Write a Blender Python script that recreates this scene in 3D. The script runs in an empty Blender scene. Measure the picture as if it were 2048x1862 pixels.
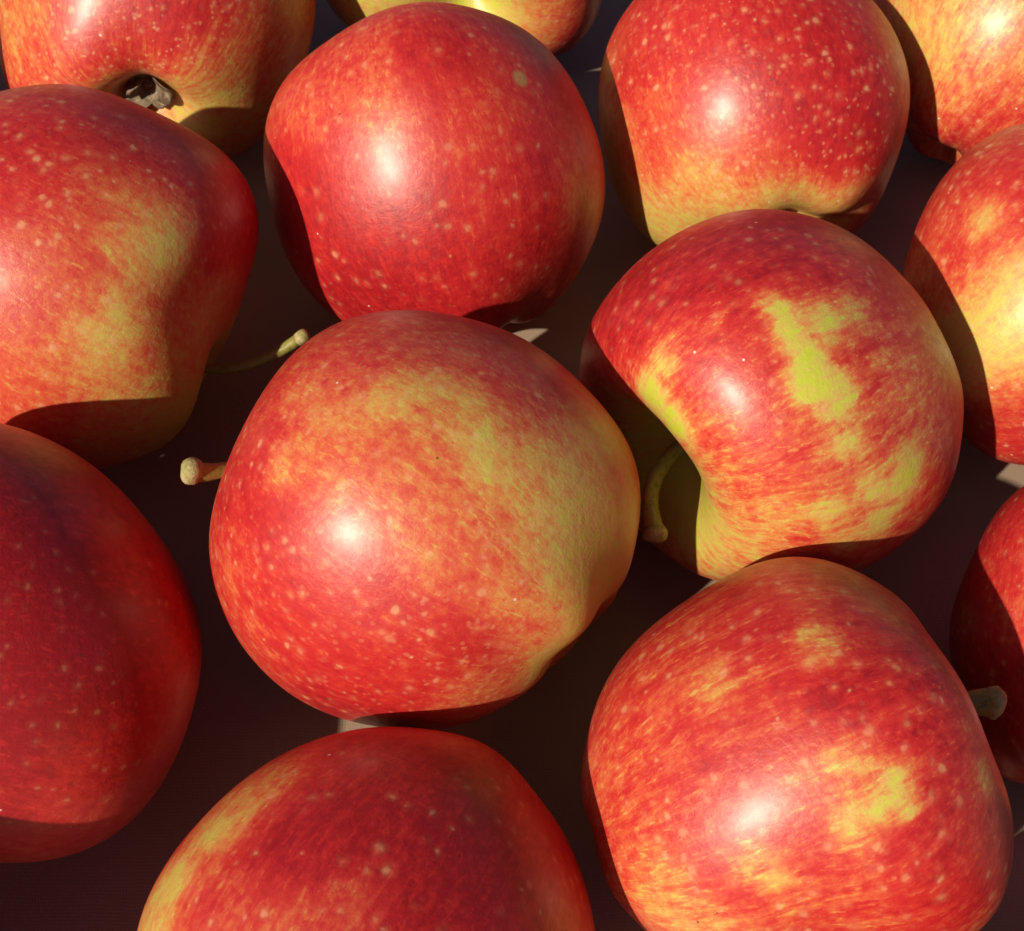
import bpy, math, random
import numpy as np
from mathutils import Matrix, Vector

random.seed(4)
scene = bpy.context.scene
col = scene.collection

# ------------------------------------------------------------------ camera
cam_data = bpy.data.cameras.new('camera')
cam = bpy.data.objects.new('camera', cam_data)
col.objects.link(cam)
cam.location = (0, 0, .284)
cam.rotation_euler = (math.radians(90 - 57), 0, 0)
cam_data.sensor_width = 36
cam_data.lens = 36 * 2600 / 2048
cam_data.clip_start = .01
cam_data.clip_end = 60
cam_data.dof.use_dof = True
cam_data.dof.focus_distance = .255
cam_data.dof.aperture_fstop = 50
scene.camera = cam

# ------------------------------------------------------------------ sky and sun
SUN = Vector((-0.5419, -0.5751, 0.6129)).normalized()          # towards the sun: left, a little behind the camera
world = bpy.data.worlds.new('World')
scene.world = world
world.use_nodes = True
wn = world.node_tree
bg = wn.nodes['Background']
sky = wn.nodes.new('ShaderNodeTexSky')
sky.sky_type = 'NISHITA'
sky.sun_disc = False
sky.air_density = .45
sky.dust_density = 1.6
sky.ozone_density = .4
sky.sun_elevation = math.asin(SUN.z)
sky.sun_rotation = math.atan2(SUN.x, SUN.y)
wn.links.new(sky.outputs[0], bg.inputs[0])
bg.inputs[1].default_value = .05
sun_data = bpy.data.lights.new('sun', 'SUN')
sun_data.energy = 5.0
sun_data.angle = math.radians(.8)
sun_data.color = (1, .90, .69)
sun = bpy.data.objects.new('sun', sun_data)
sun.rotation_euler = SUN.to_track_quat('Z', 'Y').to_euler()
col.objects.link(sun)

vs = scene.view_settings
vs.view_transform = 'Standard'
vs.look = 'None'
vs.exposure = .06
vs.gamma = 1
vs.use_curve_mapping = False
scene.cycles.max_bounces = 6
scene.cycles.diffuse_bounces = 3
scene.cycles.glossy_bounces = 2
scene.cycles.caustics_reflective = False
scene.cycles.caustics_refractive = False

# ------------------------------------------------------------------ node helpers
class NT:
    def __init__(self, name):
        self.m = bpy.data.materials.new(name)
        self.m.use_nodes = True
        self.t = self.m.node_tree
        self.p = self.t.nodes['Principled BSDF']

    def new(self, kind, **kw):
        n = self.t.nodes.new(kind)
        for k, v in kw.items():
            setattr(n, k, v)
        return n

    def put(self, sock, v):
        if isinstance(v, bpy.types.NodeSocket):
            self.t.links.new(v, sock)
        elif v is not None:
            sock.default_value = v

    def math(self, op, a, b=None, c=None, clamp=False):
        n = self.new('ShaderNodeMath', operation=op, use_clamp=clamp)
        for i, v in enumerate((a, b, c)):
            self.put(n.inputs[i], v)
        return n.outputs[0]

    def vec(self, op, a, b=None, c=None):
        n = self.new('ShaderNodeVectorMath', operation=op)
        self.put(n.inputs[0], a)
        self.put(n.inputs[1], b)
        self.put(n.inputs[2], c)
        return n.outputs[0]

    def noise(self, v, scale, detail=2, rough=.5, distort=0):
        n = self.new('ShaderNodeTexNoise')
        self.put(n.inputs['Vector'], v)
        n.inputs['Scale'].default_value = scale
        n.inputs['Detail'].default_value = detail
        n.inputs['Roughness'].default_value = rough
        n.inputs['Distortion'].default_value = distort
        return n.outputs[0]

    def voronoi(self, v, scale, rnd=1.0):
        n = self.new('ShaderNodeTexVoronoi')
        self.put(n.inputs['Vector'], v)
        n.inputs['Scale'].default_value = scale
        n.inputs['Randomness'].default_value = rnd
        return n.outputs['Distance'], n.outputs['Color']

    def smooth(self, v, a, b, lo=0., hi=1.):
        n = self.new('ShaderNodeMapRange', interpolation_type='SMOOTHSTEP')
        self.put(n.inputs[0], v)
        for i, q in enumerate((a, b, lo, hi)):
            self.put(n.inputs[i + 1], q)
        return n.outputs[0]

    def ramp(self, fac, stops):
        n = self.new('ShaderNodeValToRGB')
        e = n.color_ramp.elements
        while len(e) < len(stops):
            e.new(.5)
        for q, (p, c) in zip(e, stops):
            q.position = p
            q.color = (*c, 1)
        self.put(n.inputs[0], fac)
        return n.outputs[0]

    def mix(self, fac, a, b):
        n = self.new('ShaderNodeMix', data_type='RGBA')
        self.put(n.inputs[0], fac)
        self.put(n.inputs[6], a)
        self.put(n.inputs[7], b)
        return n.outputs[2]

    def attr(self, name):
        return self.new('ShaderNodeAttribute', attribute_name=name)

    def coord(self, which='Object'):
        return self.new('ShaderNodeTexCoord').outputs[which]

    def bump(self, h, strength, dist, normal=None):
        n = self.new('ShaderNodeBump')
        n.inputs['Strength'].default_value = strength
        n.inputs['Distance'].default_value = dist
        self.put(n.inputs['Height'], h)
        self.put(n.inputs['Normal'], normal)
        return n.outputs[0]


SKIN = [(0.00, (.48, .53, .045)), (.12, (.53, .50, .075)), (.28, (.58, .39, .100)), (.42, (.61, .24, .070)),
        (.56, (.60, .105, .045)), (.72, (.53, .032, .026)), (.86, (.46, .016, .019)), (1.0, (.33, .008, .013))]


def skin_material(s):
    t = NT('apple_skin')
    k = float(s['seed'])
    ob = t.vec('ADD', t.coord(), (k * .37, k * .11, k * .23))
    st = t.attr('streak').outputs['Vector']
    s1 = t.vec('ADD', t.vec('MULTIPLY', st, (5, 5, 1.5)), (k, 2*k, 3*k))
    s2 = t.vec('ADD', t.vec('MULTIPLY', st, (19, 19, 5.0)), (3*k, k, 2*k))
    a = s['streak']
    n1 = t.math('SUBTRACT', t.noise(s1, 1, 3, .55, .5), .5)
    n2 = t.math('SUBTRACT', t.noise(s2, 1, 4, .62, .6), .5)
    n4 = t.math('SUBTRACT', t.noise(ob, 400, 5, .72), .5)
    v = t.math('MULTIPLY_ADD', n1, .34 * a, t.math('MULTIPLY_ADD', t.attr('red').outputs['Fac'], 1.06, .03))
    v = t.math('MULTIPLY_ADD', n2, .58 * a, v)
    v = t.math('MULTIPLY_ADD', n4, .66, v, clamp=True)
    # crisp short flecks where the red breaks open along the meridians
    s3 = t.vec('ADD', t.vec('MULTIPLY', st, (48, 48, 19)), (k, 3*k, 2*k))
    fl = t.smooth(t.noise(s3, 1, 3, .6, .4), .52, .74)
    v = t.math('MULTIPLY_ADD', fl, -.11 - .09 * a, v, clamp=True)
    c = t.ramp(v, SKIN)
    # lenticels: pale pores of uneven size
    lt = s.get('dots', 1.)
    nz = t.new('ShaderNodeTexNoise')
    t.put(nz.inputs['Vector'], ob)
    nz.inputs['Scale'].default_value = 480
    lv = t.vec('MULTIPLY_ADD', nz.outputs[1], (.0014, .0014, .0014), ob)
    d1, c1 = t.voronoi(lv, 1 / (.0034 * s.get('dotgap', 1.)))
    sep = t.new('ShaderNodeSeparateColor'); t.put(sep.inputs[0], c1)
    siz = t.math('MULTIPLY_ADD', sep.outputs[0], .24 * s.get('dotsize', 1.), .12 * s.get('dotsize', 1.))
    core = t.smooth(d1, siz, t.math('MULTIPLY', siz, .38))
    halo = t.smooth(d1, t.math('MULTIPLY', siz, 2.0), 0)
    d2, c2 = t.voronoi(lv, 1 / .0023)
    core2 = t.math('MULTIPLY', t.smooth(d2, .28, .14), t.math('MULTIPLY_ADD', t.attr('low').outputs['Fac'], .65, .35))
    f = t.math('MULTIPLY_ADD', core, t.math('MULTIPLY_ADD', sep.outputs[1], .40 * lt, .10 * lt), t.math('MULTIPLY', halo, .16 * lt))
    f = t.math('MULTIPLY_ADD', core2, .40 * lt * s.get('fine', .5), f, clamp=True)
    c = t.mix(f, c, (.70, .38, .20, 1))
    # russet scars and a few tiny dark pits
    ru = t.smooth(t.math('MULTIPLY_ADD', n4, .5, t.attr('russet').outputs['Fac']), .35, .75)
    c = t.mix(t.math('MULTIPLY', ru, .8), c, (.42, .25, .09, 1))
    d3, c3 = t.voronoi(ob, 1 / .009)
    pit = t.smooth(d3, .040, .022)
    s3 = t.new('ShaderNodeSeparateColor'); t.put(s3.inputs[0], c3)
    c = t.mix(t.math('MULTIPLY', pit, .75), c, t.mix(t.math('GREATER_THAN', s3.outputs[0], .45), (.06, .02, .01, 1), (.8, .72, .66, 1)))
    t.put(t.p.inputs['Base Color'], c)
    t.put(t.p.inputs['Roughness'], t.math('MULTIPLY_ADD', n4, .36, .43))
    t.p.inputs['IOR'].default_value = 1.45
    t.p.inputs['Subsurface Weight'].default_value = .16
    t.p.inputs['Subsurface Radius'].default_value = (1., .35, .12)
    t.p.inputs['Subsurface Scale'].default_value = .0045
    t.p.inputs['Coat Weight'].default_value = .42
    t.p.inputs['Coat Roughness'].default_value = .32
    t.put(t.p.inputs['Normal'], t.bump(t.noise(ob, 640, 5, .70), .60, .00030))
    return t.m


def lump_gain(ang, coef):
    """smooth outline lumps: Fourier series around the fruit"""
    g = np.full_like(ang, coef[0])
    n = (len(coef) - 1) // 2
    for k in range(1, n + 1):
        g += coef[2*k-1] * np.cos(k*ang) + coef[2*k] * np.sin(k*ang)
    return g


def apple_points(s, nu, nv):
    """vertices of one apple in its own frame (stem towards +z), plus azimuth and latitude"""
    th = np.linspace(0.0, math.pi, nv)
    ph = np.linspace(0.0, 2*math.pi, nu, endpoint=False)
    TH, PH = np.meshgrid(th, ph, indexing='ij')
    n = s.get('box', 2.2)
    st, ct = np.sin(TH), np.cos(TH)
    rho = np.sign(st) * np.abs(st) ** (2.0/n)
    z = s.get('hz', 1.08) * np.sign(ct) * np.abs(ct) ** (2.0/n)
    up = ct > 0
    rho0 = rho.copy()
    # stem cavity (funnel) and calyx basin
    cav = s.get('sd', .45) * np.exp(-(rho0 / s.get('sw', .34)) ** 1.45)
    bas = s.get('cd', .30) * np.exp(-(rho0 / s.get('cw', .30)) ** 1.7)
    z = np.where(up, z - cav, z + bas)
    rho = rho * (1 + s.get('taper', .06) * ct)
    # five soft ribs, strongest round the calyx
    rib = s.get('rib', .015); p0 = s.get('p0', .6)
    low = np.clip((.75 - ct) / 1.75, 0, 1) ** 1.6
    env = np.exp(-((rho0 - .5) / .33) ** 2)
    r5 = np.cos(5*(PH + p0) + .6*np.sin(PH + 1.3*p0))
    rho = rho * (1 + rib * r5 * low)
    z = z - np.where(up, 0, 1) * rib * 1.6 * r5 * env
    z = z + np.where(up, 1, 0) * .035 * np.cos(2*PH + 3*p0) * env
    # lopsided shoulders
    z = z + s.get('tilt', .06) * rho * np.cos(PH - s.get('tp', 1.)) * (.5 + .5*ct)
    x = rho * np.cos(PH); y = rho * np.sin(PH)
    V = np.stack([x, y, z], -1).reshape(-1, 3)
    # slow uneven swelling
    q = s.get('seed', 0) * 1.7
    sw = .018*(np.sin(2.1*V[:, 0] + q) * np.cos(1.7*V[:, 1] - q) + np.sin(2.6*V[:, 2] + 2*q) * np.cos(2.3*V[:, 0] + q))
    V = V * (1 + sw)[:, None]
    if 'coef' in s:
        w = np.array(s['w']); a = np.array(s['a']); b = np.cross(w, a)
        vw, va, vb = V @ w, V @ a, V @ b
        lat = np.hypot(va, vb)
        k = np.clip(lat / .75, 0, 1); k = k*k*(3 - 2*k)
        g = 1 + (lump_gain(np.arctan2(vb, va), s['coef']) - 1) * k
        V = (vw*s.get('wz', 1.))[:, None]*w + (va*g)[:, None]*a + (vb*g)[:, None]*b
    return V * s['R'], PH.reshape(-1), TH.reshape(-1)


# one entry per fruit: where it lies, how it is turned, its lumps, and the blush patches on its skin
APPLES = [
    {'label': 'red and orange apple with open calyx hollow facing out, cut off at top left corner', 'seed': 1, 'R': 0.0428, 'loc': [-0.10312, 0.31809, 0.04593], 'M': [[-0.94888, 0.30527, -0.08029], [-0.11822, -0.10786, 0.98711], [0.29267, 0.94614, 0.13843]], 'w': [0.02298, 0.70901, -0.70483], 'a': [-0.98628, 0.13136, 0.09999], 'coef': [1.0346, 0.0271, -0.1162, 0.0339, 0.0436, 0.0008, -0.0001, -0.0172, 0.0075, 0.013, 0.0176, -0.0004, -0.0172], 'cd': 0.36, 'cw': 0.25, 'rib': 0.008, 'p0': 0.37, 'tp': 1.1, 'streak': 0.9, 'fine': 1.1, 'cout': 0.0035, 'seps': 2.0, 'patch': [[0.635, 0.316, -0.795, 0.5, 0.152], [0.793, 0.229, -0.605, 0.45, 0.154], [0.364, 0.494, -0.878, 0.72, 0.15], [0.171, 0.382, -0.981, 0.75, 0.152], [-0.126, 0.607, -0.885, 0.8, 0.151], [-0.249, 0.652, -0.829, 0.78, 0.152], [-0.007, 0.295, -0.978, 0.55, 0.155], [0.509, 0.18, -0.99, 0.6, 0.154], [-0.431, 0.452, -0.916, 0.55, 0.155], [-0.438, 0.336, -0.973, 0.35, 0.157], [-0.303, 0.239, -1.031, 0.3, 0.157], [-0.632, 0.433, -0.788, 0.5, 0.158], [-0.757, 0.46, -0.639, 0.55, 0.159], [-0.899, 0.357, -0.504, 0.45, 0.163], [0.148, 0.12, -0.936, 0.4, 0.157], [-0.479, 0.073, -1.02, 0.2, 0.161], [0.293, 0.575, -0.835, 0.75, 0.15], [-0.771, 0.113, -0.813, 0.45, 0.164]]},
    {'label': 'large red and yellow-tan apple cut by left edge, long stem pointing right', 'seed': 2, 'R': 0.04369, 'loc': [-0.10984, 0.20907, 0.04723], 'M': [[0.58179, -0.089, 0.80845], [0.41083, -0.82571, -0.38655], [0.70195, 0.55703, -0.44383]], 'w': [0.43123, 0.88137, 0.19296], 'a': [0.46601, -0.40071, 0.78884], 'coef': [0.9792, 0.0244, -0.0275, -0.0353, 0.0719, -0.0053, 0.0181, -0.0095, 0.0235, 0.0003, 0.0082, -0.0106, 0.015], 'wz': 1.08, 'box': 2.02, 'hz': 1.12, 'sd': 0.24, 'sw': 0.18, 'rib': 0.004, 'p0': 0.74, 'tilt': 0.0, 'tp': 2.2, 'streak': 0.5, 'stemr': 0.0012, 'club': 0.5, 'stem': [[0.00047, 0.00096, 0.03504], [0.00047, 0.00096, 0.04904], [0.02209, -0.00274, 0.0568]], 'patch': [[0.766, 0.661, -0.244, 0.8, 0.12], [0.951, 0.388, -0.2, 0.74, 0.123], [1.049, 0.214, 0.089, 0.72, 0.127], [0.605, 0.867, -0.123, 0.72, 0.118], [0.837, 0.694, 0.13, 0.6, 0.12], [0.706, 0.759, 0.448, 0.35, 0.121], [0.845, 0.553, 0.543, 0.4, 0.124], [0.977, 0.233, 0.588, 0.65, 0.128], [0.964, -0.055, 0.654, 0.75, 0.134], [1.042, 0.204, 0.451, 0.68, 0.128], [1.033, 0.324, 0.298, 0.66, 0.126], [0.577, 0.918, 0.096, 0.58, 0.118], [0.501, 0.944, 0.273, 0.55, 0.118], [0.313, 0.869, 0.648, 0.28, 0.122], [0.172, 0.977, 0.491, 0.38, 0.121], [0.282, 1.026, 0.202, 0.6, 0.118], [-0.025, 1.028, 0.345, 0.5, 0.121], [-0.104, 0.983, 0.485, 0.55, 0.122], [0.058, 0.912, 0.649, 0.4, 0.123], [0.563, 0.658, 0.686, 0.5, 0.124], [0.561, 0.356, 0.815, 0.45, 0.13], [0.375, 0.487, 0.875, 0.4, 0.129], [-0.085, 0.449, 1.044, 0.15, 0.133], [-0.074, -0.211, 0.957, 0.1, 0.145], [-0.122, 0.763, 0.836, 0.3, 0.128]], 'spot': [[0.838, 0.684, 0.258, 0.45, 0.084], [0.75, 0.669, 0.53, 0.2, 0.103], [0.328, 0.913, 0.563, 0.28, 0.097], [0.285, 0.787, 0.761, 0.5, 0.074], [0.795, 0.371, 0.71, 0.7, 0.102], [0.845, 0.179, 0.738, 0.8, 0.078]]},
    {'label': 'deep red apple with russet spot and bright highlight, in upper middle', 'seed': 3, 'R': 0.04222, 'loc': [-0.02022, 0.24886, 0.04381], 'M': [[-0.92592, 0.28909, -0.24312], [-0.36962, -0.56077, 0.74089], [0.07785, 0.77586, 0.62608]], 'w': [0.26543, 0.95756, -0.11232], 'a': [-0.94301, 0.2336, -0.23697], 'coef': [0.9854, -0.0045, -0.0835, 0.032, -0.018, 0.0136, -0.0073, 0.0048, 0.0015, 0.0036, 0.0006, -0.0003, -0.0054], 'sd': 0.3, 'cd': 0.22, 'cw': 0.2, 'p0': 1.11, 'tp': 3.3, 'streak': 0.6, 'dots': 0.7, 'fine': 0.3, 'dotgap': 1.2, 'dotsize': 0.85, 'patch': [[0.611, 0.773, 0.013, 0.72, 0.136], [0.528, 0.724, 0.465, 0.62, 0.136], [0.108, 0.933, 0.41, 0.8, 0.135], [-0.279, 0.915, 0.293, 0.7, 0.137], [0.491, 0.792, -0.435, 0.85, 0.137], [0.27, 0.773, -0.71, 0.85, 0.14], [-0.337, 0.892, -0.414, 0.85, 0.14], [0.825, 0.532, -0.215, 0.85, 0.14], [-0.579, 0.816, -0.183, 0.7, 0.142], [0.928, 0.374, -0.063, 0.8, 0.142], [0.671, 0.469, -0.677, 0.9, 0.143]], 'spot': [[0.458, 0.867, 0.196, 0.5, 0.162], [0.798, 0.495, 0.361, 0.55, 0.139], [-0.025, 1.01, 0.066, 0.62, 0.162], [0.014, 0.97, -0.348, 0.7, 0.164], [-0.61, 0.729, -0.441, 0.5, 0.173]], 'russet': [[-0.355, 0.895, 0.255, 0.044]]},
    {'label': 'green-yellow apple cut off by top edge, behind the deep red upper middle apple', 'seed': 4, 'R': 0.04023, 'loc': [-0.01438, 0.35285, 0.03876], 'M': [[0.87592, -0.47927, 0.05538], [0.05436, -0.01602, -0.99839], [0.47939, 0.87752, 0.01203]], 'w': [0.25813, 0.49765, 0.82807], 'a': [0.86777, -0.4962, 0.0277], 'coef': [1.014, 0.0016, -0.0204, 0.0881, 0.0012, -0.0082, -0.0266, -0.0137, 0.0098, -0.0058, -0.0099, -0.0139, 0.0172], 'p0': 1.48, 'tp': 4.4, 'streak': 0.6, 'patch': [[-0.614, 0.335, 0.821, 0.2, 0.181], [-0.737, 0.398, 0.761, 0.25, 0.182], [0.17, -0.193, 0.81, 0.2, 0.183], [0.401, -0.35, 0.896, 0.35, 0.183], [0.55, -0.416, 0.881, 0.55, 0.183], [0.37, -0.173, 0.878, 0.4, 0.181], [0.592, -0.592, 0.817, 0.7, 0.186]]},
    {'label': 'speckled red apple with green-yellow base in upper right', 'seed': 5, 'R': 0.04024, 'loc': [0.06576, 0.27513, 0.04058], 'M': [[-0.95669, 0.24416, -0.15855], [-0.2208, -0.25358, 0.94178], [0.18974, 0.93599, 0.29651]], 'w': [0.45512, 0.75444, -0.47296], 'a': [-0.89042, 0.38309, -0.24574], 'coef': [0.9931, -0.0107, -0.0538, 0.0211, 0.0165, 0.0171, -0.0039, -0.0092, 0.0096, -0.0001, 0.0138, 0.0049, 0.0004], 'p0': 1.85, 'tp': 5.5, 'streak': 0.55, 'fine': 1.1, 'patch': [[0.953, 0.257, 0.235, 0.75, 0.161], [0.451, 0.882, -0.19, 0.8, 0.15], [0.69, 0.725, -0.071, 0.72, 0.152], [0.899, 0.15, -0.506, 0.6, 0.159], [0.814, -0.156, -0.709, 0.25, 0.164], [0.583, 0.179, -0.875, 0.2, 0.158], [0.169, 0.389, -0.926, 0.25, 0.157], [-0.057, 0.271, -0.941, 0.35, 0.16], [0.45, 0.572, -0.745, 0.6, 0.153], [0.03, 0.726, -0.743, 0.85, 0.152], [-0.278, 0.882, -0.502, 0.85, 0.152], [0.223, 0.862, -0.497, 0.85, 0.15], [-0.054, 0.982, -0.268, 0.82, 0.151], [0.828, -0.469, -0.581, 0.2, 0.17], [0.991, -0.188, -0.228, 0.3, 0.166]], 'spot': [[0.86, 0.459, -0.259, 0.58, 0.155], [0.674, 0.296, -0.769, 0.35, 0.188]]},
    {'label': 'orange-yellow streaked apple cut off at top right corner', 'seed': 6, 'R': 0.0378, 'loc': [0.14335, 0.30588, 0.04088], 'M': [[-0.65838, 0.54563, 0.51848], [-0.19488, -0.78892, 0.58278], [0.72702, 0.28265, 0.62574]], 'w': [0.79468, 0.55698, -0.24135], 'a': [-0.40974, 0.78554, 0.46372], 'coef': [1.0212, -0.0341, -0.0611, 0.0159, -0.0791, -0.006, 0.0043, -0.0182, -0.026, -0.0085, 0.0035, 0.0086, -0.0006], 'p0': 2.22, 'tp': 6.6, 'streak': 1.0, 'patch': [[0.967, -0.001, -0.402, 0.35, 0.177], [0.886, 0.245, -0.475, 0.3, 0.175], [0.91, 0.35, -0.322, 0.35, 0.173], [0.896, 0.455, -0.191, 0.4, 0.171], [0.76, 0.315, -0.652, 0.4, 0.177], [0.693, 0.548, -0.537, 0.5, 0.174], [0.605, 0.5, -0.706, 0.55, 0.177], [0.451, 0.665, -0.669, 0.6, 0.176], [0.859, 0.078, -0.582, 0.15, 0.178], [0.629, 0.075, -0.866, 0.5, 0.182], [0.271, 0.28, -1.007, 0.7, 0.185], [0.723, 0.644, -0.319, 0.45, 0.172]]},
    {'label': 'red apple with pale yellow blaze, cut by right edge near the top right', 'seed': 7, 'R': 0.0373, 'loc': [0.13535, 0.20829, 0.03988], 'M': [[-0.13928, 0.57207, 0.80829], [-0.54189, -0.72722, 0.42132], [0.82883, -0.37932, 0.41129]], 'w': [0.95916, -0.05328, -0.27781], 'a': [0.25338, 0.5984, 0.76007], 'coef': [1.0142, -0.0687, -0.0279, -0.066, -0.0514, 0.0228, 0.0041, -0.0226, 0.0232, -0.0102, 0.0002, 0.0004, -0.0028], 'p0': 2.59, 'tp': 7.7, 'streak': 0.45, 'patch': [[0.409, -0.964, -0.276, 0.65, 0.158], [0.337, -1.07, -0.0, 0.6, 0.159], [0.671, -0.836, -0.076, 0.7, 0.153], [0.802, -0.654, -0.136, 0.7, 0.15], [0.508, -0.73, -0.539, 0.65, 0.157], [0.699, -0.539, -0.532, 0.7, 0.153], [0.856, -0.315, -0.486, 0.27, 0.149], [0.91, -0.162, -0.47, 0.22, 0.148], [0.822, -0.265, -0.589, 0.22, 0.15], [0.854, 0.019, -0.615, 0.18, 0.149], [0.793, -0.014, -0.72, 0.2, 0.151], [0.664, 0.288, -0.797, 0.5, 0.153], [0.601, 0.41, -0.791, 0.75, 0.154], [0.436, -0.618, -0.71, 0.5, 0.158], [0.608, -0.137, -0.908, 0.15, 0.155], [0.668, 0.088, -0.872, 0.3, 0.153], [-0.131, 0.162, -0.94, 0.75, 0.168]], 'spot': [[0.709, -0.7, -0.316, 0.35, 0.107]]},
    {'label': 'striped red apple with lime-green smear and bent stem in its deep hollow', 'seed': 8, 'R': 0.04279, 'loc': [0.05974, 0.17425, 0.04508], 'M': [[0.47197, -0.20397, -0.85769], [-0.79095, 0.33176, -0.51414], [0.38941, 0.92105, -0.00475]], 'w': [0.67178, 0.57819, 0.46303], 'a': [0.61721, -0.09128, -0.78148], 'coef': [0.9735, -0.052, -0.0538, 0.0036, -0.0192, -0.0035, -0.0445, -0.0047, 0.0076, 0.003, 0.0029, 0.0037, 0.0041, 0.002, 0.0026, -0.0033, 0.0028, -0.0008, 0.0038], 'wz': 1.05, 'hz': 1.04, 'sd': 0.58, 'sw': 0.38, 'taper': 0.1, 'p0': 2.96, 'tp': 8.8, 'streak': 1.2, 'dots': 0.6, 'fine': 0.25, 'stemr': 0.0017, 'club': 0.45, 'greenw': 0.5, 'stem': [[-0.0, -0.0, 0.01981], [-0.0, -0.0, 0.03901], [0.01095, -0.01028, 0.04175]], 'patch': [[0.328, -0.106, 0.724, 0.2, 0.125], [0.48, -0.17, 0.783, 0.25, 0.124], [0.018, -0.136, 0.588, 0.1, 0.131], [-0.153, 0.837, 0.68, 0.88, 0.122], [-0.245, 0.687, 0.796, 0.92, 0.124], [0.078, 1.005, 0.387, 0.85, 0.118], [0.054, 0.992, -0.049, 0.85, 0.121], [0.392, 0.846, -0.227, 0.8, 0.119], [0.528, 0.735, 0.69, 0.7, 0.113], [0.664, 0.485, 0.743, 0.55, 0.114], [0.893, 0.424, 0.498, 0.6, 0.112], [0.809, 0.526, 0.571, 0.65, 0.112], [0.743, 0.453, -0.337, 0.55, 0.119], [0.765, 0.092, 0.723, 0.5, 0.117], [0.576, -0.305, 0.767, 0.4, 0.124], [0.555, 0.142, 0.785, 0.5, 0.119], [0.947, 0.041, -0.224, 0.6, 0.12], [0.931, 0.215, -0.155, 0.5, 0.118]], 'spot': [[0.225, 0.606, 0.856, 0.12, 0.057], [0.346, 0.475, 0.845, 0.06, 0.066], [0.529, 0.9, 0.325, 0.06, 0.063], [0.624, 0.835, 0.351, 0.03, 0.072], [0.763, 0.703, 0.357, 0.02, 0.076], [0.697, 0.772, 0.362, 0.02, 0.072], [0.802, 0.66, 0.323, 0.02, 0.081], [0.868, 0.566, 0.269, 0.1, 0.079], [0.655, 0.8, 0.129, 0.25, 0.079], [0.625, 0.753, -0.063, 0.4, 0.092], [0.517, 0.884, 0.449, 0.7, 0.068], [0.665, 0.766, 0.482, 0.7, 0.078], [0.288, 0.748, 0.787, 0.35, 0.069], [0.26, 0.545, 0.856, 0.1, 0.083], [0.39, 0.439, 0.839, 0.05, 0.071], [0.947, 0.405, 0.287, 0.3, 0.09], [0.956, 0.334, 0.071, 0.65, 0.092], [0.842, 0.492, -0.095, 0.45, 0.092], [1.014, 0.073, 0.009, 0.12, 0.094], [1.026, 0.11, 0.223, 0.2, 0.081], [0.979, 0.074, 0.468, 0.25, 0.092], [0.863, 0.04, 0.638, 0.35, 0.093], [1.024, -0.134, 0.183, 0.15, 0.083], [0.906, -0.108, 0.561, 0.6, 0.071], [0.994, -0.164, 0.361, 0.25, 0.071]]},
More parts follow.
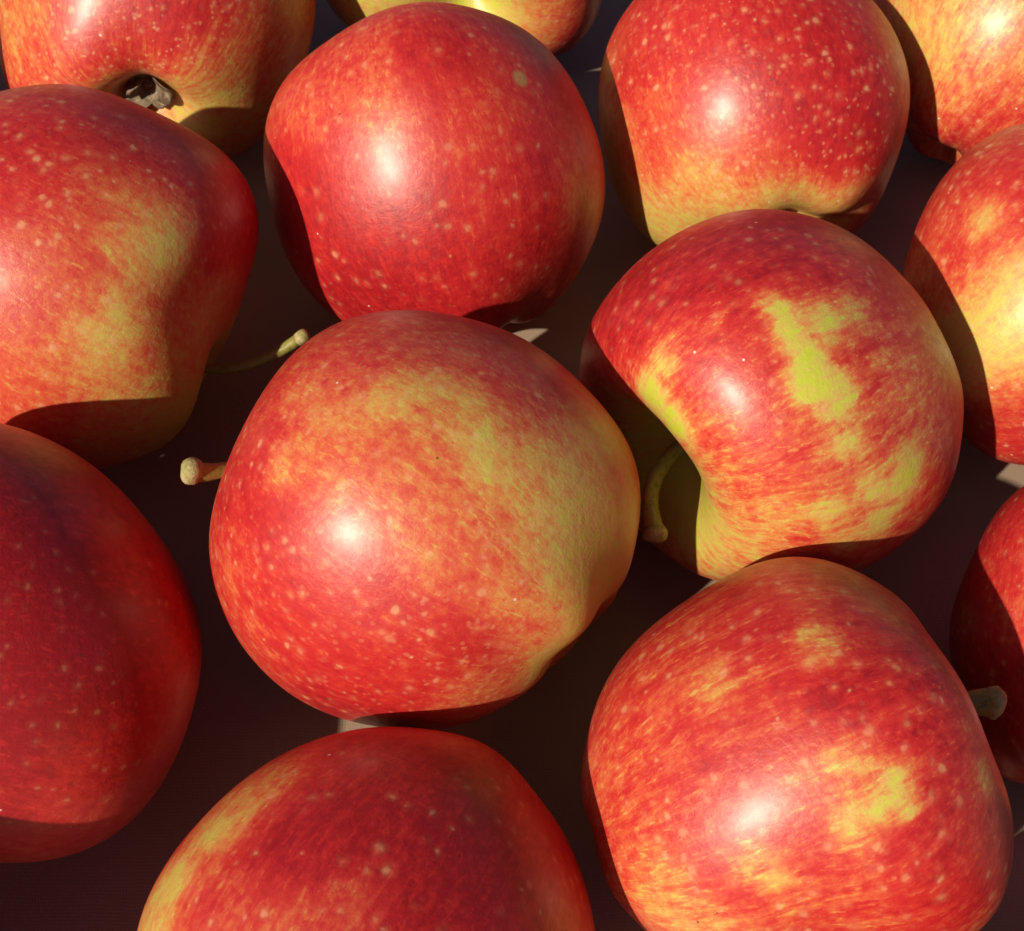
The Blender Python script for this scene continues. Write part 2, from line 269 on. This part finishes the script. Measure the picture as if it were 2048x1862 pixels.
    {'label': 'largest orange-red and yellow mottled apple in the centre, dimpled at lower right', 'seed': 9, 'R': 0.04494, 'loc': [-0.01845, 0.14093, 0.04673], 'M': [[-0.38543, 0.47577, -0.79063], [-0.66717, 0.44822, 0.59497], [0.63744, 0.7568, 0.14465]], 'w': [0.86107, 0.45257, -0.23182], 'a': [-0.44387, 0.44656, -0.77689], 'coef': [0.9406, 0.0093, -0.0158, 0.0091, 0.0378, 0.0219, 0.002, 0.0004, 0.004, -0.0036, 0.0003, -0.0032, 0.0013, -0.0017, 0.0055, -0.0008, 0.0052, 0.0006, 0.0007], 'wz': 1.09, 'box': 2.05, 'sd': 0.26, 'sw': 0.2, 'cd': 0.24, 'cw': 0.22, 'taper': 0.08, 'rib': 0.008, 'p0': 3.33, 'tilt': 0.02, 'tp': 9.9, 'streak': 0.5, 'dots': 0.85, 'fine': 1.1, 'stemr': 0.0013, 'club': 1.0, 'stem': [[-0.00141, -0.00074, 0.03159], [0.0201, -0.0084, 0.03331], [0.02854, -0.0088, 0.03966]], 'patch': [[0.499, 0.719, 0.531, 0.62, 0.106], [0.424, 0.882, 0.261, 0.6, 0.105], [0.289, 0.959, 0.049, 0.57, 0.106], [0.685, 0.811, 0.005, 0.35, 0.1], [0.815, 0.711, 0.008, 0.52, 0.099], [0.947, 0.526, 0.133, 0.5, 0.098], [0.632, 0.195, 0.733, 0.67, 0.108], [0.872, 0.082, 0.55, 0.77, 0.104], [1.043, 0.114, 0.227, 0.77, 0.1], [1.051, 0.281, 0.023, 0.62, 0.098], [0.964, 0.492, -0.149, 0.5, 0.097], [0.891, 0.606, -0.167, 0.47, 0.097], [0.917, 0.468, -0.368, 0.47, 0.097], [0.792, 0.58, -0.477, 0.47, 0.098], [0.594, 0.7, -0.565, 0.25, 0.1], [0.364, 0.854, -0.501, 0.28, 0.103], [0.101, 0.909, -0.483, 0.3, 0.108], [0.234, 0.631, -0.79, 0.15, 0.106], [0.365, 0.916, -0.322, 0.52, 0.104], [0.284, 0.965, -0.156, 0.62, 0.105], [1.06, 0.157, -0.146, 0.7, 0.098], [1.052, -0.136, 0.049, 0.74, 0.101], [0.967, -0.132, 0.389, 0.67, 0.104], [1.021, -0.2, -0.193, 0.74, 0.101], [0.96, 0.133, -0.471, 0.67, 0.099], [0.879, 0.394, -0.518, 0.52, 0.098], [0.818, 0.093, -0.664, 0.7, 0.101], [0.675, 0.21, -0.788, 0.47, 0.102], [0.648, 0.466, -0.736, 0.28, 0.1], [0.423, 0.623, -0.736, 0.22, 0.103], [0.883, -0.223, -0.509, 0.74, 0.102], [0.736, -0.573, -0.4, 0.82, 0.108], [0.689, -0.158, -0.742, 0.52, 0.104], [0.361, 0.139, -0.938, 0.15, 0.107], [0.348, 0.395, -0.898, 0.15, 0.106]], 'spot': [[0.74, 0.515, 0.521, 0.45, 0.083], [0.865, 0.539, 0.332, 0.4, 0.08], [0.763, 0.734, 0.167, 0.3, 0.08], [0.696, 0.784, -0.231, 0.22, 0.069], [0.721, 0.733, -0.332, 0.25, 0.059], [0.642, 0.735, -0.462, 0.35, 0.08], [0.962, 0.303, 0.359, 0.4, 0.08], [1.014, 0.374, 0.147, 0.5, 0.059], [0.102, 0.789, -0.689, 0.35, 0.086], [0.939, -0.289, 0.358, 0.5, 0.063], [0.778, 0.382, -0.663, 0.45, 0.079], [0.957, -0.388, 0.16, 0.57, 0.053]]},
    {'label': 'dark shaded red apple cut off by left edge at lower left', 'seed': 10, 'R': 0.04092, 'loc': [-0.10619, 0.11211, 0.04741], 'M': [[0.12064, 0.82314, 0.55488], [0.90958, -0.31556, 0.27035], [0.39763, 0.47209, -0.78678]], 'w': [0.01739, 0.82993, -0.55759], 'a': [0.12314, 0.55165, 0.82493], 'coef': [1.0083, 0.028, -0.0148, -0.0514, -0.0491, 0.004, -0.0131, 0.0011, 0.003, -0.0037, 0.0107, 0.0086, -0.0026], 'box': 2.0, 'sd': 0.3, 'sw': 0.25, 'rib': 0.004, 'p0': 3.7, 'tp': 11.0, 'streak': 0.5, 'dots': 0.5, 'fine': 0.15, 'dotsize': 0.8, 'patch': [[0.87, 0.493, -0.276, 0.85, 0.115], [0.625, 0.716, -0.397, 0.92, 0.11], [0.671, 0.736, -0.153, 0.85, 0.114], [0.487, 0.861, 0.06, 0.8, 0.115], [0.338, 0.87, -0.419, 1.0, 0.107], [0.226, 0.961, -0.232, 1.0, 0.109], [0.156, 0.992, 0.172, 0.95, 0.114], [-0.059, 0.992, 0.303, 0.8, 0.116], [-0.081, 1.006, -0.081, 1.0, 0.109], [-0.0, 0.923, -0.414, 0.97, 0.105], [-0.295, 0.921, -0.266, 0.93, 0.107], [-0.586, 0.817, -0.174, 0.9, 0.109], [-0.524, 0.915, 0.11, 0.75, 0.112], [-0.618, 0.857, 0.04, 0.75, 0.111], [-0.252, 0.946, 0.415, 0.7, 0.117], [0.31, 0.801, 0.542, 0.75, 0.123], [-0.396, 0.962, 0.168, 0.8, 0.113]]},  # red patches deepened to stand in for soft shade on this fruit
    {'label': 'dark red apple with yellow left rim, cut off by bottom edge', 'seed': 11, 'R': 0.03871, 'loc': [-0.02617, 0.05427, 0.03846], 'M': [[-0.01255, -0.86512, -0.50141], [0.23098, 0.48537, -0.84324], [0.97288, -0.1264, 0.19374]], 'w': [0.89396, -0.31652, 0.31725], 'a': [-0.10567, -0.83685, -0.53714], 'coef': [1.0083, 0.025, 0.03, 0.0364, 0.0175, 0.0215, -0.0192, -0.0077, -0.0156, 0.0009, 0.0016, 0.0062, -0.004], 'box': 2.05, 'rib': 0.006, 'p0': 4.07, 'tp': 12.1, 'streak': 0.8, 'dots': 0.85, 'fine': 0.1, 'dotgap': 1.25, 'dotsize': 0.7, 'patch': [[0.839, 0.56, 0.023, 0.35, 0.11], [0.873, 0.491, -0.103, 0.5, 0.11], [0.625, 0.65, 0.565, 0.3, 0.107], [0.856, 0.416, 0.46, 0.65, 0.103], [0.994, 0.198, 0.163, 0.9, 0.103], [0.973, 0.277, -0.063, 0.88, 0.107], [0.954, 0.19, 0.404, 0.6, 0.101], [0.977, -0.058, 0.392, 0.6, 0.099], [1.011, -0.139, -0.003, 0.8, 0.103], [0.933, -0.106, -0.431, 0.85, 0.109], [0.879, 0.287, -0.414, 0.8, 0.112], [0.923, -0.384, -0.199, 0.9, 0.104], [0.878, -0.387, -0.367, 0.92, 0.107], [0.776, -0.626, -0.182, 0.92, 0.104], [0.568, -0.63, -0.587, 0.75, 0.112], [0.426, -0.8, -0.502, 0.65, 0.112], [0.916, -0.445, 0.092, 0.88, 0.101], [1.018, 0.061, 0.054, 0.88, 0.103]], 'spot': [[0.709, 0.656, 0.399, 0.15, 0.086], [0.789, 0.62, 0.165, 0.2, 0.065], [1.003, -0.159, 0.186, 0.62, 0.08]]},
    {'label': 'red and yellow streaked apple with stubby stem at bottom right', 'seed': 12, 'R': 0.03935, 'loc': [0.05554, 0.08888, 0.04016], 'M': [[-0.42483, -0.13114, 0.89572], [0.78454, -0.54701, 0.29201], [0.45168, 0.82679, 0.33527]], 'w': [0.24116, 0.97022, 0.02279], 'a': [-0.38284, 0.07352, 0.92088], 'coef': [0.9675, -0.0371, -0.0247, 0.0191, -0.0299, 0.0011, -0.0282, -0.0209, 0.0092, -0.0115, 0.0202, -0.0092, 0.0075], 'cd': 0.1, 'rib': 0.006, 'p0': 4.44, 'tp': 13.2, 'streak': 1.1, 'dots': 0.8, 'stemr': 0.0021, 'club': 0.2, 'stem': [[1e-05, 3e-05, 0.02228], [1e-05, 3e-05, 0.03188], [-0.00412, 0.00021, 0.03914]], 'patch': [[0.7, 0.464, -0.564, 0.66, 0.117], [0.531, 0.453, -0.777, 0.6, 0.117], [0.817, 0.483, -0.254, 0.65, 0.116], [0.842, 0.529, 0.123, 0.75, 0.114], [0.874, 0.368, 0.397, 0.6, 0.116], [0.544, 0.79, 0.426, 0.7, 0.108], [0.558, 0.636, 0.601, 0.72, 0.111], [0.404, 0.926, 0.014, 0.65, 0.106], [0.426, 0.878, -0.207, 0.7, 0.108], [0.252, 0.894, -0.407, 0.7, 0.108], [0.173, 0.972, -0.215, 0.72, 0.106], [0.49, 0.702, -0.534, 0.62, 0.112], [0.12, 1.008, -0.016, 0.5, 0.105], [-0.031, 1.008, -0.1, 0.65, 0.105], [-0.003, 0.918, -0.484, 0.7, 0.107], [0.282, 0.81, -0.565, 0.6, 0.11], [-0.117, 0.804, -0.703, 0.4, 0.11], [-0.246, 0.981, 0.02, 0.6, 0.105], [0.167, 0.915, 0.558, 0.8, 0.105], [-0.288, 0.959, 0.336, 0.75, 0.104], [-0.235, 0.811, 0.618, 0.75, 0.106], [-0.463, 0.862, 0.431, 0.8, 0.106], [0.222, 0.68, -0.788, 0.58, 0.113]], 'spot': [[0.647, 0.731, -0.166, 0.38, 0.089], [0.665, 0.731, 0.312, 0.4, 0.077], [0.605, 0.783, 0.324, 0.4, 0.076], [0.413, 0.922, 0.277, 0.85, 0.106], [0.028, 0.998, 0.339, 0.2, 0.079], [-0.042, 1.013, 0.246, 0.2, 0.066], [-0.065, 1.02, 0.112, 0.25, 0.066], [-0.091, 0.986, 0.359, 0.2, 0.042], [0.161, 1.006, 0.21, 0.38, 0.073], [-0.054, 0.968, -0.324, 0.38, 0.085], [-0.156, 0.966, -0.265, 0.38, 0.085], [-0.193, 0.693, 0.734, 0.35, 0.065]]},
    {'label': 'small red apple cut off by right edge beside the stubby stem', 'seed': 13, 'R': 0.03135, 'loc': [0.12726, 0.11948, 0.03308], 'M': [[-0.86989, 0.39037, 0.30151], [0.16328, -0.34891, 0.92282], [0.46544, 0.85198, 0.23978]], 'w': [0.68043, 0.67324, -0.28943], 'a': [-0.64517, 0.73765, 0.19908], 'coef': [1.0123, -0.0464, 0.0037, -0.0374, 0.0164, 0.0177, -0.0179, 0.0128, -0.0147, -0.0073, 0.003, 0.0121, -0.0036], 'p0': 4.81, 'tp': 14.3, 'streak': 0.7, 'patch': [[1.016, -0.043, 0.295, 0.75, 0.166], [1.019, 0.156, 0.195, 0.65, 0.162], [1.015, -0.056, 0.066, 0.75, 0.164], [0.992, 0.176, -0.14, 0.6, 0.159], [0.949, -0.326, 0.245, 0.85, 0.171], [0.963, -0.267, -0.258, 0.9, 0.167], [0.792, 0.001, -0.73, 0.9, 0.16]]},
    {'label': 'unseen red apple added beyond the bottom left corner to cast shade', 'seed': 14, 'R': 0.04635, 'loc': [-0.1603, 0.02897, 0.0561], 'M': [[-0.94884, 0.23907, 0.20628], [-0.06633, -0.78962, 0.60999], [0.30872, 0.5651, 0.76508]], 'w': [-0.28495, 0.6782, 0.67739], 'a': [-0.95817, -0.18171, -0.22112], 'coef': [1.1708, 0.1395, 0.0948, 0.0041, -0.1757, 0.0281, -0.0371, -0.0126, 0.007, -0.003, -0.0096, -0.0017, 0.0051], 'p0': 5.18, 'tp': 15.4, 'streak': 0.7, 'patch': []},  # out of view, added and enlarged to shade the lower left fruit
    {'label': 'unseen red apple added beyond the left edge near the top left corner to cast shade', 'seed': 15, 'R': 0.04131, 'loc': [-0.19474, 0.27932, 0.04599], 'M': [[-0.31149, 0.92759, 0.20628], [-0.70029, -0.37082, 0.60999], [0.64232, 0.04555, 0.76508]], 'w': [0.69282, 0.71022, 0.1249], 'a': [-0.72028, 0.67322, 0.16725], 'coef': [1.0668, 0.071, -0.0124, -0.0404, 0.0751, -0.0238, -0.0122, 0.0176, -0.0296, 0.0038, -0.0073, 0.003, 0.0025], 'p0': 5.55, 'tp': 16.5, 'streak': 0.7, 'patch': []},  # unseen fruit added to throw shade on the top left apple
    {'label': 'unseen red apple added beyond the bottom right edge to block sun', 'seed': 16, 'R': 0.03754, 'loc': [0.09089, 0.0079, 0.04097], 'M': [[0.90561, 0.37057, -0.20628], [-0.1771, 0.77236, 0.60999], [0.38537, -0.51588, 0.76508]], 'w': [0.04911, -0.63623, 0.76993], 'a': [0.98516, 0.1578, 0.06757], 'coef': [1.1061, -0.0882, 0.0699, 0.0688, 0.0936, -0.0156, -0.0121, 0.006, 0.0079, -0.003, -0.0051, -0.0033, 0.0012], 'p0': 5.92, 'tp': 17.6, 'streak': 0.7, 'patch': []},  # added out of view to keep sun off the cloth at right
    {'label': 'unseen red apple added beyond the middle of the left edge to block sun', 'seed': 17, 'R': 0.03995, 'loc': [-0.18417, 0.14422, 0.04721], 'M': [[-0.79728, 0.0849, 0.59761], [0.20973, -0.88941, 0.40615], [0.56601, 0.44915, 0.6913]], 'w': [-0.12936, 0.75188, 0.64649], 'a': [-0.87122, -0.39753, 0.28801], 'coef': [1.0592, 0.1017, -0.0265, -0.0674, -0.0224, -0.0302, -0.0061, 0.005, -0.0097, 0.0009, -0.0041, 0.0009, 0.0049], 'p0': 6.29, 'tp': 18.7, 'streak': 0.7, 'patch': []},  # unseen, added to stop sunlight reaching the cloth between the left apples
]

# ------------------------------------------------------------------ cloth
def cloth_material():
    t = NT('brown_cloth')
    ob = t.coord()
    def threads(axis, freq, wob):
        w = t.new('ShaderNodeTexWave', wave_type='BANDS', bands_direction=axis)
        t.put(w.inputs['Vector'], ob)
        w.inputs['Scale'].default_value = freq
        w.inputs['Distortion'].default_value = wob
        w.inputs['Detail'].default_value = 2
        w.inputs['Detail Scale'].default_value = .35
        return w.outputs['Fac']
    wa, wb = threads('X', 520, 3.2), threads('Y', 400, 3.2)
    weave = t.math('MAXIMUM', wa, t.math('MULTIPLY', wb, .85))
    big = t.noise(ob, 16, 3)
    c = t.ramp(t.math('MULTIPLY_ADD', big, .75, t.math('MULTIPLY', weave, .25)),
               [(.2, (.24, .165, .120)), (.8, (.38, .275, .205))])
    t.put(t.p.inputs['Base Color'], c)
    t.p.inputs['Roughness'].default_value = .48
    t.p.inputs['Sheen Weight'].default_value = .25
    t.p.inputs['Sheen Roughness'].default_value = .4
    t.put(t.p.inputs['Normal'], t.bump(t.math('MULTIPLY_ADD', t.noise(ob, 900, 3, .7), .9, weave), .16, .0003))
    return t.m


def build_cloth():
    n, half = 260, .62
    g = np.linspace(-half, half, n)
    X, Y = np.meshgrid(g, g + .2, indexing='ij')
    Z = -.0013 + .0005*np.sin(55*X - 40*Y)*np.sin(17*Y + 5) + .0006*np.sin(21*X + 9*Y) + .0004*np.sin(-13*X + 31*Y + 1)
    V = np.stack([X, Y, Z], -1).reshape(-1, 3)
    i = np.arange(n*n).reshape(n, n)
    F = np.stack([i[:-1, :-1], i[1:, :-1], i[1:, 1:], i[:-1, 1:]], -1).reshape(-1, 4)
    me = bpy.data.meshes.new('cloth')
    me.from_pydata(V.tolist(), [], F.tolist())
    me.shade_smooth()
    me.materials.append(cloth_material())
    o = bpy.data.objects.new('cloth', me)
    o['kind'] = 'structure'
    o['label'] = 'dark brown woven cloth spread under the apples'
    col.objects.link(o)


build_cloth()

# ------------------------------------------------------------------ apples
NU, NV = 320, 200


def grid_mesh(name, V, nu, nv):
    i = np.arange(nu*nv).reshape(nv, nu)
    j = np.roll(i, -1, axis=1)
    F = np.stack([i[:-1], i[1:], j[1:], j[:-1]], -1).reshape(-1, 4)
    me = bpy.data.meshes.new(name)
    me.vertices.add(len(V)); me.vertices.foreach_set('co', V.astype(np.float32).ravel())
    me.loops.add(F.size); me.loops.foreach_set('vertex_index', F.astype(np.int32).ravel())
    me.polygons.add(len(F))
    me.polygons.foreach_set('loop_start', np.arange(0, F.size, 4, dtype=np.int32))
    me.polygons.foreach_set('loop_total', np.full(len(F), 4, dtype=np.int32))
    me.update(calc_edges=True)
    me.validate()
    me.shade_smooth()
    return me


def attr(me, name, kind, data):
    a = me.attributes.new(name, kind, 'POINT')
    a.data.foreach_set('vector' if kind == 'FLOAT_VECTOR' else 'value', data.astype(np.float32).ravel())


def redness(U, TH, s):
    """blush strength over the skin: hand-placed patches, blended, greener in both hollows"""
    num = np.full(len(U), .62 * .02); den = np.full(len(U), .02)
    for x, y, z, val, sg in s['patch']:
        d2 = (U[:, 0]-x)**2 + (U[:, 1]-y)**2 + (U[:, 2]-z)**2
        w = np.exp(-d2 / (2*sg*sg)) + .004*np.exp(-d2 / .18)
        num += w*val; den += w
    r = num/den
    for x, y, z, val, sg in s.get('spot', []):
        w = np.exp(-(((U[:, 0]-x)**2 + (U[:, 1]-y)**2 + (U[:, 2]-z)**2) / (2*sg*sg))**1.15)
        r = r*(1-w) + val*w
    rh = np.hypot(U[:, 0], U[:, 1])
    top = np.exp(-(rh/s.get('greenw', .30))**2) * (TH < 1.4)
    bot = np.exp(-(rh/.26)**2) * (TH > 1.7)
    r = r*(1 - .9*top) + .9*top*.05
    r = r*(1 - .6*bot) + .6*bot*.2
    return r


def tube(name, pts, rad, mat, parent, nseg=14, caps=True):
    """round tube along pts with a radius at each point"""
    P = [Vector(p) for p in pts]
    V = []; F = []
    ref = Vector((.31, .52, .79))
    for i, p in enumerate(P):
        t = (P[min(i+1, len(P)-1)] - P[max(i-1, 0)]).normalized()
        a = t.cross(ref).normalized(); b = t.cross(a)
        for k in range(nseg):
            g = 2*math.pi*k/nseg
            rr = rad[i] * (1 + .10*math.sin(2*g + i*.5) + .06*math.sin(5*g - i*.9) + random.uniform(-.05, .05))
            V.append(p + a*math.cos(g)*rr + b*math.sin(g)*rr)
    for i in range(len(P)-1):
        for k in range(nseg):
            F.append((i*nseg+k, i*nseg+(k+1) % nseg, (i+1)*nseg+(k+1) % nseg, (i+1)*nseg+k))
    V.append(P[0]); V.append(P[-1]); n = len(V)
    L = (len(P)-1)*nseg
    for k in range(nseg):
        F.append((n-2, (k+1) % nseg, k)); F.append((n-1, L+k, L+(k+1) % nseg))
    me = bpy.data.meshes.new(name)
    me.from_pydata([tuple(v) for v in V], [], F)
    me.shade_smooth()
    me.materials.append(mat)
    o = bpy.data.objects.new(name, me)
    o.parent = parent
    col.objects.link(o)
    return o


def stem_material():
    t = NT('stem_bark')
    ob = t.coord()
    n = t.noise(t.vec('MULTIPLY', ob, (1, 1, 1)), 700, 4, .65)
    c = t.ramp(n, [(.3, (.12, .10, .02)), (.5, (.27, .25, .05)), (.72, (.32, .20, .08))])
    t.put(t.p.inputs['Base Color'], c)
    t.p.inputs['Roughness'].default_value = .5
    t.put(t.p.inputs['Normal'], t.bump(n, .5, .0003))
    return t.m


def dry_material(name, stops):
    t = NT(name)
    n = t.noise(t.coord(), 900, 4, .7)
    t.put(t.p.inputs['Base Color'], t.ramp(n, stops))
    t.p.inputs['Roughness'].default_value = .7
    t.put(t.p.inputs['Normal'], t.bump(n, .9, .0004))
    return t.m


STEM = stem_material()
TIP = dry_material('stem_tip', [(.3, (.22, .22, .05)), (.5, (.36, .30, .12)), (.7, (.52, .42, .27))])
SEPAL = dry_material('dried_sepal', [(.3, (.07, .045, .03)), (.5, (.20, .14, .09)), (.72, (.42, .34, .26))])


def sepal_mesh():
    """a small dried leaf flap, curled outwards, with thickness"""
    V = []; F = []
    n = 7
    for side in (0, 1):
        for i in range(n):
            u = i/(n-1)
            w = .0019*(1-u)**.7 + .00015
            x = .0012 + .0048*u - .0018*u**3
            z = .0042*u - .0030*u**2.5 + side*.00022
            for k in (-1, 0, 1):
                V.append((x, k*w, z + (abs(k)*.0006)*(1-u)))
    m = n*3
    for i in range(n-1):
        for k in (0, 1):
            q = i*3+k
            F.append((q, q+3, q+4, q+1)); F.append((m+q, m+q+1, m+q+4, m+q+3))
        for k in (0, 2):
            q = i*3+k
            F.append((q, m+q, m+q+3, q+3))
    me = bpy.data.meshes.new('sepal')
    me.from_pydata(V, [], F)
    me.shade_smooth()
    me.materials.append(SEPAL)
    return me


SEP = sepal_mesh()


def build_apple(s):
    V, PH, TH = apple_points(s, NU, NV)
    me = grid_mesh('skin', V, NU, NV)
    U = V / s['R']
    attr(me, 'red', 'FLOAT', redness(U, TH, s))
    attr(me, 'low', 'FLOAT', np.clip((TH - 1.7)/.9, 0, 1)**1.3)
    attr(me, 'streak', 'FLOAT_VECTOR', np.stack([np.cos(PH), np.sin(PH), TH], -1))
    ru = np.zeros(len(U))
    for x, y, z, sg in s.get('russet', []):
        ru = np.maximum(ru, np.exp(-((U - np.array([x, y, z]))**2).sum(1)/(2*sg*sg)))
    attr(me, 'russet', 'FLOAT', ru)
    me.materials.append(skin_material(s))
    root = bpy.data.objects.new('apple', None)
    root.empty_display_size = .02
    M = Matrix(s['M']).to_4x4(); M.translation = Vector(s['loc'])
    base = Vector((s['loc'][0], s['loc'][1], 0))
    root.location = base
    root['label'] = s['label']; root['category'] = 'apple'; root['group'] = 'apples laid out on the cloth'
    col.objects.link(root)
    L = Matrix.Translation(-base) @ M
    o = bpy.data.objects.new('skin', me); o.parent = root; o.matrix_local = L
    col.objects.link(o)
    # stem
    if 'stem' in s:
        b, m, e = (Vector(q) for q in s['stem'])
        pts = []; rad = []
        N = 16; r0 = s.get('stemr', .0011)
        for i in range(N):
            u = i/(N-1)
            pts.append((1-u)**2*b + 2*u*(1-u)*m + u*u*e)
            rad.append(r0*(1 + .5*max(0, .15-u)/.15 + .08*math.sin(9*u + s['seed']) + s.get('club', .55)*(max(0, u-.6)/.4)**1.5))
        so = tube('stem', pts, rad, STEM, root)
        so.matrix_local = L
        d = (pts[-1]-pts[-2]).normalized()
        side = d.cross(Vector((.3, .5, .8))).normalized()*rad[-1]
        tp = [pts[-1]-d*.0018, pts[-1]-d*.0011, pts[-1]-d*.0002, pts[-1]+d*.0006+side*.12, pts[-1]+d*.0012+side*.2, pts[-1]+d*.0015+side*.25]
        to = tube('stem_tip', tp, [rad[-1]*.94, rad[-1]*1.10, rad[-1]*1.20, rad[-1]*1.08, rad[-1]*.82, rad[-1]*.45], TIP, so)
    # dried calyx at the other end
    zc = V[TH > math.pi - .01][:, 2].mean()
    c = bpy.data.objects.new('calyx', bpy.data.meshes.new('calyx'))
    c.parent = root
    t = []
    for i in range(10):
        g = 2*math.pi*i/10
        t.append((.0019*math.cos(g), .0019*math.sin(g), 0))
    t += [(q[0]*.6, q[1]*.6, .0012) for q in t]
    f = [(i, (i+1) % 10, 10+(i+1) % 10, 10+i) for i in range(10)] + [tuple(range(10, 20))]
    c.data.from_pydata(t, [], f); c.data.shade_smooth(); c.data.materials.append(SEPAL)
    c.matrix_local = L @ Matrix.Translation((0, 0, zc + .0002 - s.get('cout', 0.))) @ Matrix.Rotation(math.pi, 4, 'X')
    col.objects.link(c)
    for i in range(5):
        q = bpy.data.objects.new('sepal', SEP); q.parent = c
        q.matrix_local = (Matrix.Rotation(2*math.pi*i/5 + random.uniform(-.25, .25), 4, 'Z')
                          @ Matrix.Rotation(random.uniform(-.45, .35), 4, 'Y') @ Matrix.Rotation(random.uniform(-.4, .4), 4, 'X')
                          @ Matrix.Scale(s.get('seps', 1.)*random.uniform(.75, 1.15), 4))
        col.objects.link(q)
    return root


for s in APPLES:
    build_apple(s)
